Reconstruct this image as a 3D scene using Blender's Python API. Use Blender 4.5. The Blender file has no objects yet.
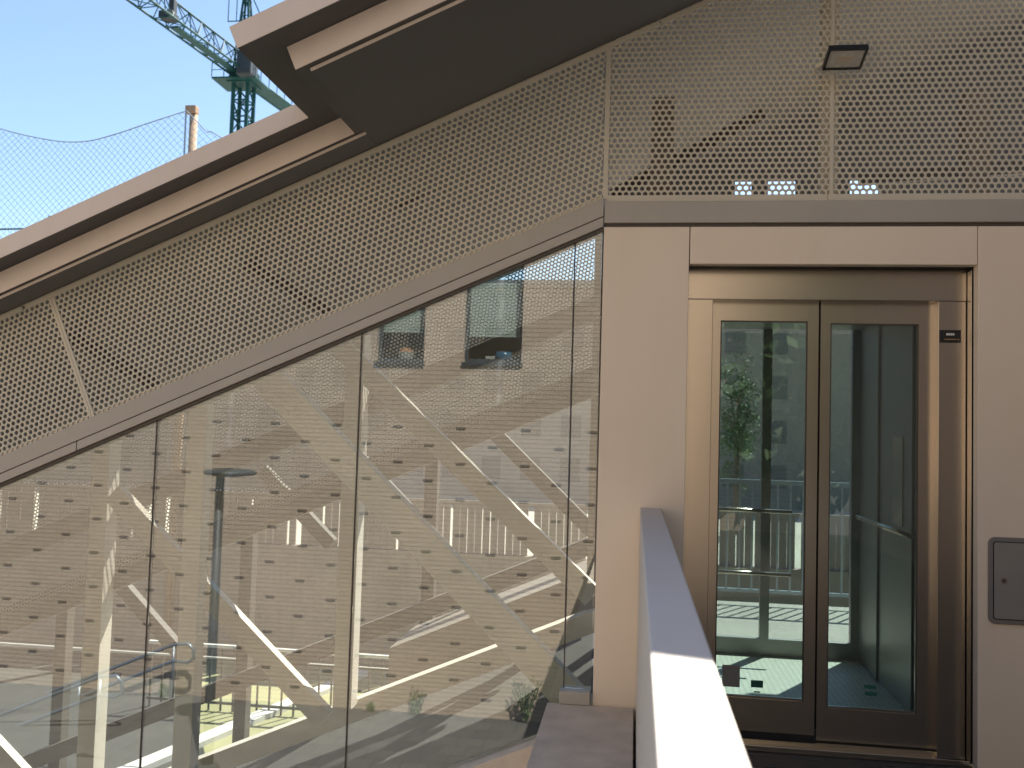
import bpy, bmesh, math, random
import numpy as np
from mathutils import Vector, Matrix
random.seed(7)
R = math.radians
S = bpy.context.scene
COL = S.collection

# ---------------------------------------------------------------- camera
FPX = 900.0
YAW, PITCH, ROLL = R(7.9), R(3.07), R(1.69)
CAM = Vector((0, -4.4, 1.46))
_f = Vector((-math.sin(YAW)*math.cos(PITCH), math.cos(YAW)*math.cos(PITCH), math.sin(PITCH)))
_r = Vector((math.cos(YAW), math.sin(YAW), 0)); _u = _r.cross(_f)
_r2 = math.cos(ROLL)*_r + math.sin(ROLL)*_u
_u2 = -math.sin(ROLL)*_r + math.cos(ROLL)*_u
cd = bpy.data.cameras.new('camera'); cam = bpy.data.objects.new('camera', cd); COL.objects.link(cam)
cam.matrix_world = Matrix(((_r2.x, _u2.x, -_f.x, CAM.x), (_r2.y, _u2.y, -_f.y, CAM.y),
                           (_r2.z, _u2.z, -_f.z, CAM.z), (0, 0, 0, 1)))
cd.sensor_width = 36; cd.lens = FPX/1024*36; cd.clip_start = .02; cd.clip_end = 3000
cd.dof.use_dof = True; cd.dof.focus_distance = 4.5; cd.dof.aperture_fstop = 4.5
S.camera = cam

# ---------------------------------------------------------------- light
SUN = Vector((.31, .50, .857)).normalized()
w = bpy.data.worlds.new('World'); S.world = w; w.use_nodes = True
nt = w.node_tree
sky = nt.nodes.new('ShaderNodeTexSky'); sky.sky_type = 'NISHITA'; sky.sun_disc = False
sky.sun_elevation = math.asin(SUN.z); sky.sun_rotation = math.atan2(SUN.x, SUN.y)
sky.air_density = 1.0; sky.dust_density = .6; sky.ozone_density = 2.2
bg = nt.nodes['Background']; bg.inputs[1].default_value = .085
nt.links.new(sky.outputs[0], bg.inputs[0])
sd = bpy.data.lights.new('sun', 'SUN'); sd.energy = 5.0; sd.angle = R(.53); sd.color = (1, .955, .88)
so = bpy.data.objects.new('sun', sd); COL.objects.link(so)
so.rotation_euler = (-SUN).to_track_quat('-Z', 'Y').to_euler()
S.view_settings.view_transform = 'Standard'; S.view_settings.look = 'None'
S.view_settings.exposure = 1.5; S.view_settings.gamma = 1.0
S.view_settings.use_curve_mapping = False
S.cycles.max_bounces = 16; S.cycles.transparent_max_bounces = 32
S.cycles.diffuse_bounces = 5; S.cycles.glossy_bounces = 6

# ---------------------------------------------------------------- pixel -> place
def ray(x, y):
    return _r2*((x-512)/FPX) - _u2*((y-384)/FPX) + _f
def P(x, y, Y=0.0):                       # point of a pixel on the plane Y
    d = ray(x, y); return CAM + d*((Y-CAM.y)/d.y)
def PZ(x, y, Z):                          # point of a pixel on the level Z
    d = ray(x, y); return CAM + d*((Z-CAM.z)/d.z)
def PM(x, y, Y):                          # a pixel seen in the glass: the place it mirrors, at plane Y (negative)
    p = P(x, y, -Y); return Vector((p.x, Y, p.z))

# ---------------------------------------------------------------- materials
def newmat(name):
    m = bpy.data.materials.new(name); m.use_nodes = True
    return m, m.node_tree, m.node_tree.nodes['Principled BSDF']
def mat(name, col, rough=.6, metal=0., var=.12, scale=6., bump=0., bscale=60., spec=.5, stretch=(1, 1, 1), streak=0.):
    m, t, b = newmat(name)
    tc = t.nodes.new('ShaderNodeTexCoord'); mp = t.nodes.new('ShaderNodeMapping')
    mp.inputs['Scale'].default_value = stretch
    t.links.new(tc.outputs['Object'], mp.inputs[0])
    n = t.nodes.new('ShaderNodeTexNoise'); n.inputs['Scale'].default_value = scale; n.inputs['Detail'].default_value = 6
    t.links.new(mp.outputs[0], n.inputs[0])
    r = t.nodes.new('ShaderNodeValToRGB'); e = r.color_ramp.elements
    e[0].position = .3; e[1].position = .7
    e[0].color = (*[c*(1-var) for c in col], 1); e[1].color = (*[min(1, c*(1+var)) for c in col], 1)
    t.links.new(n.outputs[0], r.inputs[0])
    out = r.outputs[0]
    if streak:
        mp2 = t.nodes.new('ShaderNodeMapping'); mp2.inputs['Scale'].default_value = (9, 9, .7)
        t.links.new(tc.outputs['Object'], mp2.inputs[0])
        n2 = t.nodes.new('ShaderNodeTexNoise'); n2.inputs['Scale'].default_value = 1.6; n2.inputs['Detail'].default_value = 5
        t.links.new(mp2.outputs[0], n2.inputs[0])
        r2 = t.nodes.new('ShaderNodeValToRGB'); r2.color_ramp.elements[0].position = .35; r2.color_ramp.elements[1].position = .62
        k = 1-streak
        r2.color_ramp.elements[0].color = (k, k, k*.98, 1); r2.color_ramp.elements[1].color = (1, 1, 1, 1)
        t.links.new(n2.outputs[0], r2.inputs[0])
        mx = t.nodes.new('ShaderNodeMix'); mx.data_type = 'RGBA'; mx.blend_type = 'MULTIPLY'; mx.inputs[0].default_value = 1
        t.links.new(out, mx.inputs[6]); t.links.new(r2.outputs[0], mx.inputs[7]); out = mx.outputs[2]
    t.links.new(out, b.inputs['Base Color'])
    b.inputs['Roughness'].default_value = rough; b.inputs['Metallic'].default_value = metal
    b.inputs['Specular IOR Level'].default_value = spec
    rr = t.nodes.new('ShaderNodeMapRange'); rr.inputs[3].default_value = max(.02, rough-.08); rr.inputs[4].default_value = min(1, rough+.08)
    t.links.new(n.outputs[0], rr.inputs[0]); t.links.new(rr.outputs[0], b.inputs['Roughness'])
    if bump:
        nb = t.nodes.new('ShaderNodeTexNoise'); nb.inputs['Scale'].default_value = bscale; nb.inputs['Detail'].default_value = 4
        t.links.new(mp.outputs[0], nb.inputs[0])
        bp = t.nodes.new('ShaderNodeBump'); bp.inputs['Strength'].default_value = bump; bp.inputs['Distance'].default_value = .01
        t.links.new(nb.outputs[0], bp.inputs['Height']); t.links.new(bp.outputs[0], b.inputs['Normal'])
    return m
def glass(name, tint, ior, haze=0.0):
    m = bpy.data.materials.new(name); m.use_nodes = True; t = m.node_tree; t.nodes.clear()
    o = t.nodes.new('ShaderNodeOutputMaterial'); mx = t.nodes.new('ShaderNodeMixShader')
    tr = t.nodes.new('ShaderNodeBsdfTransparent'); gl = t.nodes.new('ShaderNodeBsdfGlossy')
    lw = t.nodes.new('ShaderNodeLayerWeight'); lw.inputs[0].default_value = .5      # Schlick, the same from both sides
    pw_ = t.nodes.new('ShaderNodeMath'); pw_.operation = 'POWER'; pw_.inputs[1].default_value = 5
    t.links.new(lw.outputs['Facing'], pw_.inputs[0])
    fr = t.nodes.new('ShaderNodeMapRange'); fr.inputs[3].default_value = ior; fr.inputs[4].default_value = 1
    t.links.new(pw_.outputs[0], fr.inputs[0])
    tr.inputs[0].default_value = (*tint, 1); gl.inputs['Roughness'].default_value = 0.0
    t.links.new(fr.outputs[0], mx.inputs[0]); t.links.new(tr.outputs[0], mx.inputs[1]); t.links.new(gl.outputs[0], mx.inputs[2])
    last = mx.outputs[0]
    if haze:                              # dust on the pane
        tc = t.nodes.new('ShaderNodeTexCoord'); n = t.nodes.new('ShaderNodeTexNoise'); n.inputs['Scale'].default_value = 2.5; n.inputs['Detail'].default_value = 7
        t.links.new(tc.outputs['Object'], n.inputs[0])
        mr = t.nodes.new('ShaderNodeMapRange'); mr.inputs[1].default_value = .35; mr.inputs[2].default_value = .75; mr.inputs[3].default_value = haze*.4; mr.inputs[4].default_value = haze
        t.links.new(n.outputs[0], mr.inputs[0])
        df = t.nodes.new('ShaderNodeBsdfDiffuse'); df.inputs[0].default_value = (.5, .46, .4, 1)
        m2 = t.nodes.new('ShaderNodeMixShader'); t.links.new(mr.outputs[0], m2.inputs[0])
        t.links.new(last, m2.inputs[1]); t.links.new(df.outputs[0], m2.inputs[2]); last = m2.outputs[0]
    t.links.new(last, o.inputs[0])
    return m
def brick_mat(name):
    m, t, b = newmat(name)
    tc = t.nodes.new('ShaderNodeTexCoord'); sx = t.nodes.new('ShaderNodeSeparateXYZ'); cx = t.nodes.new('ShaderNodeCombineXYZ')
    t.links.new(tc.outputs['Object'], sx.inputs[0])
    ad = t.nodes.new('ShaderNodeMath'); t.links.new(sx.outputs[0], ad.inputs[0]); t.links.new(sx.outputs[1], ad.inputs[1])
    t.links.new(ad.outputs[0], cx.inputs[0]); t.links.new(sx.outputs[2], cx.inputs[1])
    br = t.nodes.new('ShaderNodeTexBrick'); br.inputs['Scale'].default_value = 1
    br.inputs['Brick Width'].default_value = .25; br.inputs['Row Height'].default_value = .075
    br.inputs['Mortar Size'].default_value = .007; br.inputs['Mortar Smooth'].default_value = .2
    br.inputs['Color1'].default_value = (.52, .42, .33, 1); br.inputs['Color2'].default_value = (.475, .38, .30, 1)
    br.inputs['Mortar'].default_value = (.43, .345, .275, 1); br.inputs['Bias'].default_value = -.1
    t.links.new(cx.outputs[0], br.inputs[0])
    n = t.nodes.new('ShaderNodeTexNoise'); n.inputs['Scale'].default_value = .6; n.inputs['Detail'].default_value = 8
    t.links.new(tc.outputs['Object'], n.inputs[0])
    r = t.nodes.new('ShaderNodeValToRGB'); r.color_ramp.elements[0].color = (.85, .85, .82, 1); r.color_ramp.elements[1].color = (1.06, 1.04, 1.0, 1)
    r.color_ramp.elements[0].position = .3; r.color_ramp.elements[1].position = .7
    t.links.new(n.outputs[0], r.inputs[0])
    mx = t.nodes.new('ShaderNodeMix'); mx.data_type = 'RGBA'; mx.blend_type = 'MULTIPLY'; mx.inputs[0].default_value = 1
    t.links.new(br.outputs[0], mx.inputs[6]); t.links.new(r.outputs[0], mx.inputs[7]); t.links.new(mx.outputs[2], b.inputs['Base Color'])
    bed = t.nodes.new('ShaderNodeTexBrick'); bed.inputs['Scale'].default_value = 1          # sun shade in the level joints, painted into the brick colour
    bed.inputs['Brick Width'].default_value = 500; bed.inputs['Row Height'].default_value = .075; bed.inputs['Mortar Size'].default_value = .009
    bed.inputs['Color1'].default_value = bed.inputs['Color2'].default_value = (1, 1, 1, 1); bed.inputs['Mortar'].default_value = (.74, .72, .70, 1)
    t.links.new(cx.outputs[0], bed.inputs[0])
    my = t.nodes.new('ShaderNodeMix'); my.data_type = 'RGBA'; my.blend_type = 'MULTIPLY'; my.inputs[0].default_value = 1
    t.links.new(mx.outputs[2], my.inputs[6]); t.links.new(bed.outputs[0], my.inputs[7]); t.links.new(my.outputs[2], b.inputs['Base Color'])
    bp = t.nodes.new('ShaderNodeBump'); bp.inputs['Strength'].default_value = .6; bp.inputs['Distance'].default_value = .01; bp.invert = True
    t.links.new(br.outputs['Fac'], bp.inputs['Height']); t.links.new(bp.outputs[0], b.inputs['Normal'])
    b.inputs['Roughness'].default_value = .85
    return m
def paving_mat(name):
    m, t, b = newmat(name)
    tc = t.nodes.new('ShaderNodeTexCoord')
    br = t.nodes.new('ShaderNodeTexBrick'); br.inputs['Scale'].default_value = 1; br.inputs['Brick Width'].default_value = .4; br.inputs['Row Height'].default_value = .4
    br.inputs['Mortar Size'].default_value = .008; br.inputs['Color1'].default_value = (.13, .125, .115, 1); br.inputs['Color2'].default_value = (.105, .10, .095, 1); br.inputs['Mortar'].default_value = (.06, .06, .055, 1)
    t.links.new(tc.outputs['Object'], br.inputs[0])
    n = t.nodes.new('ShaderNodeTexNoise'); n.inputs['Scale'].default_value = .9; n.inputs['Detail'].default_value = 9
    t.links.new(tc.outputs['Object'], n.inputs[0])
    r = t.nodes.new('ShaderNodeValToRGB'); r.color_ramp.elements[0].color = (.7, .7, .7, 1); r.color_ramp.elements[1].color = (1.25, 1.22, 1.15, 1)
    t.links.new(n.outputs[0], r.inputs[0])
    mx = t.nodes.new('ShaderNodeMix'); mx.data_type = 'RGBA'; mx.blend_type = 'MULTIPLY'; mx.inputs[0].default_value = 1
    t.links.new(br.outputs[0], mx.inputs[6]); t.links.new(r.outputs[0], mx.inputs[7]); t.links.new(mx.outputs[2], b.inputs['Base Color'])
    b.inputs['Roughness'].default_value = .85
    return m
def tread_mat(name):                       # pale studded lift floor
    m, t, b = newmat(name)
    tc = t.nodes.new('ShaderNodeTexCoord'); mp = t.nodes.new('ShaderNodeMapping'); mp.inputs['Rotation'].default_value = (0, 0, R(45))
    t.links.new(tc.outputs['Object'], mp.inputs[0])
    br = t.nodes.new('ShaderNodeTexBrick'); br.inputs['Scale'].default_value = 1; br.inputs['Brick Width'].default_value = .05; br.inputs['Row Height'].default_value = .025
    br.inputs['Mortar Size'].default_value = .004; br.inputs['Color1'].default_value = (.62, .64, .57, 1); br.inputs['Color2'].default_value = (.55, .57, .50, 1); br.inputs['Mortar'].default_value = (.32, .33, .29, 1)
    t.links.new(mp.outputs[0], br.inputs[0]); t.links.new(br.outputs[0], b.inputs['Base Color'])
    b.inputs['Roughness'].default_value = .45
    return m
M = {}
M['panel'] = mat('beige_cladding', (.80, .675, .53), .42, var=.035, scale=1.0, streak=.015, bump=.02, bscale=3)
M['beam'] = mat('taupe_beam', (.42, .385, .33), .45, var=.05, scale=2, streak=.02)
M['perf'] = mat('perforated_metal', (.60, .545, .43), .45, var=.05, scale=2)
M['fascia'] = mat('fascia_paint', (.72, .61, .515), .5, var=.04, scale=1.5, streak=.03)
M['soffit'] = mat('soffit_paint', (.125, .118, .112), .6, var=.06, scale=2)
def steel_mat(name, stretch):
    m, t, b = newmat(name)
    tc = t.nodes.new('ShaderNodeTexCoord'); mp = t.nodes.new('ShaderNodeMapping'); mp.inputs['Scale'].default_value = stretch
    t.links.new(tc.outputs['Object'], mp.inputs[0])
    n = t.nodes.new('ShaderNodeTexNoise'); n.inputs['Scale'].default_value = 4; n.inputs['Detail'].default_value = 3; t.links.new(mp.outputs[0], n.inputs[0])
    r = t.nodes.new('ShaderNodeMapRange'); r.inputs[3].default_value = .20; r.inputs[4].default_value = .27
    t.links.new(n.outputs[0], r.inputs[0]); t.links.new(r.outputs[0], b.inputs['Roughness'])
    b.inputs['Base Color'].default_value = (.52, .455, .38, 1); b.inputs['Metallic'].default_value = 1
    return m
M['steel'] = steel_mat('brushed_steel', (90, 90, .4))
M['steelh'] = steel_mat('brushed_steel_across', (.4, 90, 90))
M['dark'] = mat('black_gap', (.02, .02, .02), .6)
M['white'] = mat('white_parapet_paint', (.62, .56, .49), .5, var=.03, scale=3, bump=.02, bscale=20)
M['stone'] = mat('plinth_stone', (.60, .51, .41), .8, var=.14, scale=7, bump=.25, bscale=90)
M['deck'] = mat('deck_boards', (.045, .038, .034), .5, var=.2, scale=4, stretch=(.6, 8, 1), bump=.2)
M['truss'] = mat('truss_paint', (.60, .545, .48), .5, var=.04, scale=3)
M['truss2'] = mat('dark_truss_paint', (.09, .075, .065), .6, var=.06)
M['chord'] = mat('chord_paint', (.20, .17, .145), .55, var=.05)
M['concrete'] = mat('concrete', (.34, .31, .28), .85, var=.15, scale=.8, bump=.2, bscale=25, streak=.1)
M['wallbrown'] = mat('rendered_wall', (.30, .24, .20), .85, var=.12, scale=1.2, streak=.08)
M['floor'] = mat('walkway_rubber', (.045, .042, .04), .8)
M['asphalt'] = mat('asphalt', (.045, .043, .04), .9, var=.2, scale=.8, bump=.3)
M['sand'] = mat('pitch_sand', (.27, .26, .14), .95, var=.18, scale=.5)
M['ground'] = mat('pale_ground', (.42, .38, .32), .95, var=.15, scale=.15)
M['kerb'] = mat('kerb_stone', (.62, .60, .56), .8, var=.08, scale=3)
M['rail'] = mat('galvanised_rail', (.34, .39, .44), .35, .7, var=.06)
M['fence'] = mat('fence_paint', (.07, .07, .065), .5, var=.1)
M['lamp'] = mat('lamp_post_paint', (.05, .06, .065), .5, var=.1)
M['crane'] = mat('crane_paint', (.012, .06, .058), .6, var=.15, scale=.5, spec=.15)
M['craned'] = mat('crane_dark', (.02, .03, .035), .6)
M['net'] = mat('net_cord', (.25, .30, .36), .8)
M['wood'] = mat('timber_pole', (.34, .22, .13), .8, var=.2, scale=6, stretch=(5, 5, .5))
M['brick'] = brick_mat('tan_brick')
M['pave'] = paving_mat('street_paving')
M['wframe'] = mat('window_frame_paint', (.035, .05, .065), .45)
M['blind'] = mat('roller_blind', (.50, .54, .47), .7, var=.05)
M['wdark'] = mat('room_dark', (.03, .03, .03), .9)
M['room'] = mat('room_wall', (.12, .11, .10), .9)
M['blue'] = mat('blue_glaze', (.05, .16, .28), .25)
M['cream'] = mat('cream_card', (.62, .58, .50), .7)
M['orange'] = mat('terracotta', (.45, .18, .08), .7)
M['leafg'] = mat('weed_leaf', (.10, .15, .05), .7, var=.35, scale=9)
M['leaft'] = mat('tree_leaf', (.06, .11, .035), .65, var=.4, scale=2)
M['bark'] = mat('bark', (.13, .10, .075), .9, var=.2, scale=5, stretch=(4, 4, .7), bump=.4)
M['slot'] = mat('dark_vent', (.15, .115, .09), .8)
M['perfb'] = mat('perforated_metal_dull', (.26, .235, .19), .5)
M['tread'] = tread_mat('lift_floor')
M['cabin'] = mat('cabin_panel', (.30, .30, .28), .4, .6, var=.06)
M['black'] = mat('black_plastic', (.012, .012, .012), .4)
M['sticker'] = mat('green_sticker', (.01, .10, .07), .5)
M['whiteink'] = mat('white_print', (.75, .75, .72), .6)
M['gold'] = mat('gold_print', (.42, .27, .10), .5)
M['hatch'] = mat('hatch_paint', (.27, .25, .22), .45, var=.04)
M['hatchf'] = mat('hatch_rim', (.20, .18, .165), .45, var=.04)
M['lens'] = mat('lamp_lens', (.55, .53, .49), .25, var=.1, scale=30)
M['led'] = mat('led_board', (.50, .43, .33), .4)
M['far'] = mat('far_render', (.33, .28, .235), .9, var=.08, scale=.2)
M['farw'] = mat('far_window', (.17, .15, .135), .5)
M['glass'] = glass('coated_glass', (.88, .91, .87), .15, haze=.03)
M['dglass'] = glass('door_glass', (.66, .72, .71), .08, haze=.015)
M['cglass'] = glass('cabin_glass', (.90, .95, .92), .04)
M['wglass'] = glass('window_glass', (.9, .93, .93), .04)
M['seal'] = mat('glass_seal', (.075, .062, .05), .6)
M['notice'] = mat('paper_notice', (.30, .29, .24), .8)

# ---------------------------------------------------------------- mesh builder
class MB:
    def __init__(s): s.v = []; s.f = []
    def hull8(s, p):
        n = len(s.v); s.v += [tuple(q) for q in p]
        for f in ((0, 3, 2, 1), (4, 5, 6, 7), (0, 1, 5, 4), (1, 2, 6, 5), (2, 3, 7, 6), (3, 0, 4, 7)): s.f.append(tuple(n+i for i in f))
        return s
    def box(s, x0, x1, y0, y1, z0, z1):
        return s.hull8([(x0, y0, z0), (x1, y0, z0), (x1, y1, z0), (x0, y1, z0), (x0, y0, z1), (x1, y0, z1), (x1, y1, z1), (x0, y1, z1)])
    def prism(s, poly, y0, y1):            # polygon in (x, z), run from y0 to y1
        n = len(s.v); k = len(poly)
        s.v += [(p[0], y0, p[1]) for p in poly] + [(p[0], y1, p[1]) for p in poly]
        s.f.append(tuple(n+i for i in range(k))); s.f.append(tuple(n+k+i for i in reversed(range(k))))
        for i in range(k): j = (i+1) % k; s.f.append((n+i, n+k+i, n+k+j, n+j))
        return s
    def bar(s, a, b, w, y0, y1, up=0.0):    # a member in a plane Y: a, b are (x, z) on its axis, w its width
        a = Vector(a); b = Vector(b); d = (b-a).normalized(); q = Vector((-d.y, d.x))*w/2
        return s.prism([a-q, b-q, b+q, a+q], y0, y1)
    def tube(s, pts, r, k=8, cap=True):
        pts = [Vector(p) for p in pts]; rings = []
        rs = r if isinstance(r, (list, tuple)) else [r]*len(pts)
        prev = None
        for i, p in enumerate(pts):
            if i == 0: d = pts[1]-p
            elif i == len(pts)-1: d = p-pts[i-1]
            else: d = (pts[i+1]-p).normalized()+(p-pts[i-1]).normalized()
            d.normalize()
            if prev is None:
                a = Vector((0, 0, 1)) if abs(d.z) < .9 else Vector((1, 0, 0)); u = d.cross(a).normalized()
            else:
                u = (prev - d*prev.dot(d)).normalized()
            prev = u; v = d.cross(u)
            n = len(s.v); rings.append(n)
            s.v += [tuple(p + (u*math.cos(t)+v*math.sin(t))*rs[i]) for t in (2*math.pi*j/k for j in range(k))]
        for a, b in zip(rings, rings[1:]):
            for j in range(k): l = (j+1) % k; s.f.append((a+j, a+l, b+l, b+j))
        if cap:
            s.f.append(tuple(rings[0]+j for j in reversed(range(k)))); s.f.append(tuple(rings[-1]+j for j in range(k)))
        return s
    def lathe(s, c, prof, k=20):           # prof: (radius, height)
        n0 = len(s.v)
        for r, h in prof:
            s.v += [(c[0]+r*math.cos(2*math.pi*j/k), c[1]+r*math.sin(2*math.pi*j/k), c[2]+h) for j in range(k)]
        for i in range(len(prof)-1):
            for j in range(k): l = (j+1) % k; s.f.append((n0+i*k+j, n0+i*k+l, n0+(i+1)*k+l, n0+(i+1)*k+j))
        s.f.append(tuple(n0+j for j in reversed(range(k)))); s.f.append(tuple(n0+(len(prof)-1)*k+j for j in range(k)))
        return s
    def build(s, name, m, parent=None, bevel=0., smooth=False):
        me = bpy.data.meshes.new(name); me.from_pydata(s.v, [], s.f); me.update()
        return link(name, me, m, parent, bevel, smooth)
def link(name, me, m, parent=None, bevel=0., smooth=False):
    o = bpy.data.objects.new(name, me); COL.objects.link(o)
    me.materials.append(M[m] if isinstance(m, str) else m)
    if smooth:
        me.polygons.foreach_set('use_smooth', [True]*len(me.polygons))
    if parent is not None:
        o.parent = parent; o.matrix_parent_inverse = Matrix.Translation(-parent_world(parent))
    if bevel:
        b = o.modifiers.new('bevel', 'BEVEL'); b.width = bevel; b.segments = 2; b.limit_method = 'ANGLE'
    return o
WLOC = {}
def parent_world(o):
    return WLOC.get(o.name, Vector((0, 0, 0)))
def thing(name, label, cat, loc=(0, 0, 0), group=None):
    o = bpy.data.objects.new(name, None); COL.objects.link(o); o.location = loc; o.empty_display_size = .2
    WLOC[o.name] = Vector(loc)
    return tag(o, label, cat, group)
def tag(o, label, cat, group=None, kind=None):
    if label: o['label'] = label
    if cat: o['category'] = cat
    if group: o['group'] = group
    if kind: o['kind'] = kind
    return o
def xz(p): return (p.x, p.z)

TH = math.atan(.434); CT, ST = math.cos(TH), math.sin(TH)
def slope(a, x): return a + .434*x          # height of a line of the incline at x
STREET = -3.3

# ---------------------------------------------------------------- ground
tag(MB().box(-600, 600, -9, 900, STREET-1, STREET).build('ground', 'ground'), None, None, kind='structure')
gp = MB().box(-40, 40, -60, -6.5, STREET-.9, STREET+.004)
tag(gp.build('street_paving', 'pave'), None, None, kind='structure')
g1, g2 = PZ(184, 664, STREET), PZ(208, 768, STREET); gd = (g1-g2)/(g1.y-g2.y)
ga, gb_ = g2+gd*(4.2-g2.y), g2+gd*(13.39-g2.y)
pm_ = MB(); pm_.hull8([(ga.x, 4.2, STREET-.5), (6, 4.2, STREET-.5), (6, 13.39, STREET-.5), (gb_.x, 13.39, STREET-.5), (ga.x, 4.2, STREET+.008), (6, 4.2, STREET+.008), (6, 13.39, STREET+.008), (gb_.x, 13.39, STREET+.008)])
tag(pm_.build('sports_pitch', 'sand'), None, None, kind='structure')
tag(MB().box(-45, 8, -6.4, 13.38, STREET-.6, STREET+.004).build('access_road', 'asphalt'), None, None, kind='structure')
# sloping path against the brick wall (seen in the glass)
pa, pb = PM(60, 757, -10.6), PM(185, 710, -10.6)
k_ = (pb.z-pa.z)/(pb.x-pa.x); xl = -22; zl = STREET+.06+k_*(xl-pb.x)
tag(MB().prism([(xl, zl), (pb.x, STREET+.06), (pb.x+.35, STREET+.008), (pb.x+.35, zl-1), (xl, zl-1)], -10.58, -7.6).build('sloping_path', 'pave'), None, None, kind='structure')

# ---------------------------------------------------------------- perforated sheets
def perforated(name, o, ux, uz, p, inside, y, rim, parent, m, k=12, ur=None, vr=None, hole=.355):
    """hex lattice of holes in the plane Y=y; rows run along (ux, uz) from o=(x, z)"""
    rows = p*math.sqrt(3)/2
    cs = []
    for j in range(vr[0], vr[1]):
        for i in range(ur[0], ur[1]):
            u = (i+.5*(j % 2))*p; v = j*rows
            x = o[0]+u*ux-v*uz; z = o[1]+u*uz+v*ux
            if inside(x, z): cs.append((x, z))
    cs = np.array(cs)
    ang = np.arange(12)*math.pi/6
    ro = np.where(np.arange(12) % 2 == 0, p/2, p/math.sqrt(3))
    lo = np.stack([ro*np.cos(ang), ro*np.sin(ang)], 1); li = np.stack([hole*p*np.cos(ang), hole*p*np.sin(ang)], 1)
    rot = np.array([[ux, uz], [-uz, ux]])
    lo = lo@rot; li = li@rot
    N = len(cs); per = 36 if rim else 24
    V = np.zeros((N, per, 3))
    V[:, :12, 0] = cs[:, None, 0]+lo[:, 0]; V[:, :12, 2] = cs[:, None, 1]+lo[:, 1]
    V[:, 12:24, 0] = cs[:, None, 0]+li[:, 0]; V[:, 12:24, 2] = cs[:, None, 1]+li[:, 1]; V[:, :24, 1] = y
    if rim: V[:, 24:, :] = V[:, 12:24, :]; V[:, 24:, 1] = y+rim
    q = [(a, (a+1) % 12, 12+(a+1) % 12, 12+a) for a in range(12)]
    if rim: q += [(12+a, 12+(a+1) % 12, 24+(a+1) % 12, 24+a) for a in range(12)]
    q = np.array(q)
    F = (q[None]+(np.arange(N)*per)[:, None, None]).reshape(-1)
    me = bpy.data.meshes.new(name)
    me.vertices.add(N*per); me.vertices.foreach_set('co', V.reshape(-1))
    nf = N*len(q); me.loops.add(nf*4); me.loops.foreach_set('vertex_index', F.astype(np.int32))
    me.polygons.add(nf); me.polygons.foreach_set('loop_start', np.arange(nf, dtype=np.int32)*4)
    me.update(calc_edges=True)
    return link(name, me, m, parent)

# ================================================================ the inclined gallery
G = thing('inclined_gallery', 'sloping glazed walkway enclosure with perforated metal band above the glass', 'walkway', (-2, 0, 0))
A_GT = 2.556                               # top of the glass  z = A + .434 x
A_B = 2.704                                # top of the sloping beam
XS = -.176                                 # where the incline meets the lift front
XL, XR = -7.0, 3.2
# seam between the two sloping sheets, square to the incline
s0 = P(69, 356); sx0 = s0.x*CT+s0.z*ST
def inL(x, z): return x*CT+z*ST < sx0-.004 and x > -5.2 and -.03 < z-slope(A_B, x) < .90
def inM(x, z): return x*CT+z*ST > sx0+.004 and x < XS-.012 and -.03 < z-slope(A_B, x) < .90
oM = (XS, slope(A_B, XS)+.012)
PT = .0312
pl = perforated('perforated_panel', oM, CT, ST, PT, inL, .022, .004, G, 'perf', ur=(-190, 4), vr=(-2, 34))
pm = perforated('perforated_panel', oM, CT, ST, PT, inM, .022, .004, G, 'perf', ur=(-190, 40), vr=(-2, 34))
zb = P(800, 192.5).z
XJ = P(833, 120).x
def roofz(x): return (3.205 + x*ST)/CT
def inR(x, z): return XS-.002 < x < XJ-.008 and z > zb-.02 and z < roofz(x)+.05
def inR2(x, z): return XJ+.004 < x < XR and z > zb-.02 and z < roofz(x)+.05
pr = perforated('perforated_panel', (XS+.01, zb+.004), 1, 0, PT, inR, .022, .004, G, 'perf', ur=(-1, 120), vr=(-1, 90))
pr2 = perforated('perforated_panel', (XS+.01, zb+.004), 1, 0, PT, inR2, .022, .004, G, 'perf', ur=(-1, 120), vr=(-1, 90))
# flanges behind the sheets and the cover strips at the seams
for par, a, b, wd in ((pl, (-5.2, slope(A_B, -5.2)+.008), (s0.x-.02, slope(A_B, s0.x-.02)+.008), .035),
                      (pm, (s0.x+.0, slope(A_B, s0.x)+.008), (XS-.02, slope(A_B, XS-.02)+.008), .035)):
    MB().bar(a, b, wd, .028, .05).build('edge_flange', 'perf', par)
MB().box(XS, XJ-.02, .016, .0215, zb-.04, zb-.004).build('edge_strip', 'perf', pr)
MB().box(XJ-.016, XR, .016, .0215, zb-.04, zb-.004).build('edge_strip', 'perf', pr2)
MB().box(XS-.010, XS+.013, .014, .0215, zb-.02, roofz(XS)).build('edge_strip', 'perf', pr)
MB().box(XJ-.010, XJ+.007, .0165, .0215, zb-.003, roofz(XJ)).build('edge_strip', 'perf', pr2)
q0 = Vector((s0.x, s0.z)); dn = Vector((-ST, CT))
top0 = q0 + dn*.6; bot0 = q0 - dn*((q0.y-slope(A_B, q0.x))*CT-.004)
for sgn in (-1, 1):
    off = Vector((CT, ST))*.0085*sgn
    MB().bar(bot0+off, top0+off, .015, .0165, .0215).build('edge_strip', 'perf', pl if sgn < 0 else pm)
for par, x0, x1 in ((pl, -5.2, s0.x-.3), (pm, s0.x-.28, XS+.25)):
    MB().bar((x0, (3.189+x0*ST)/CT), (x1, (3.189+x1*ST)/CT), .026, .012, .0215).build('edge_strip', 'perf', par)
MB().bar((XS+.26, (3.189+(XS+.26)*ST)/CT), (XR, (3.189+XR*ST)/CT), .026, .012, .0215).build('edge_strip', 'perf', pr)
MB().box(XJ-.035, XJ+.045, .10, .16, zb-.1, zb+1.6).build('backing_post', 'perf', G)
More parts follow.
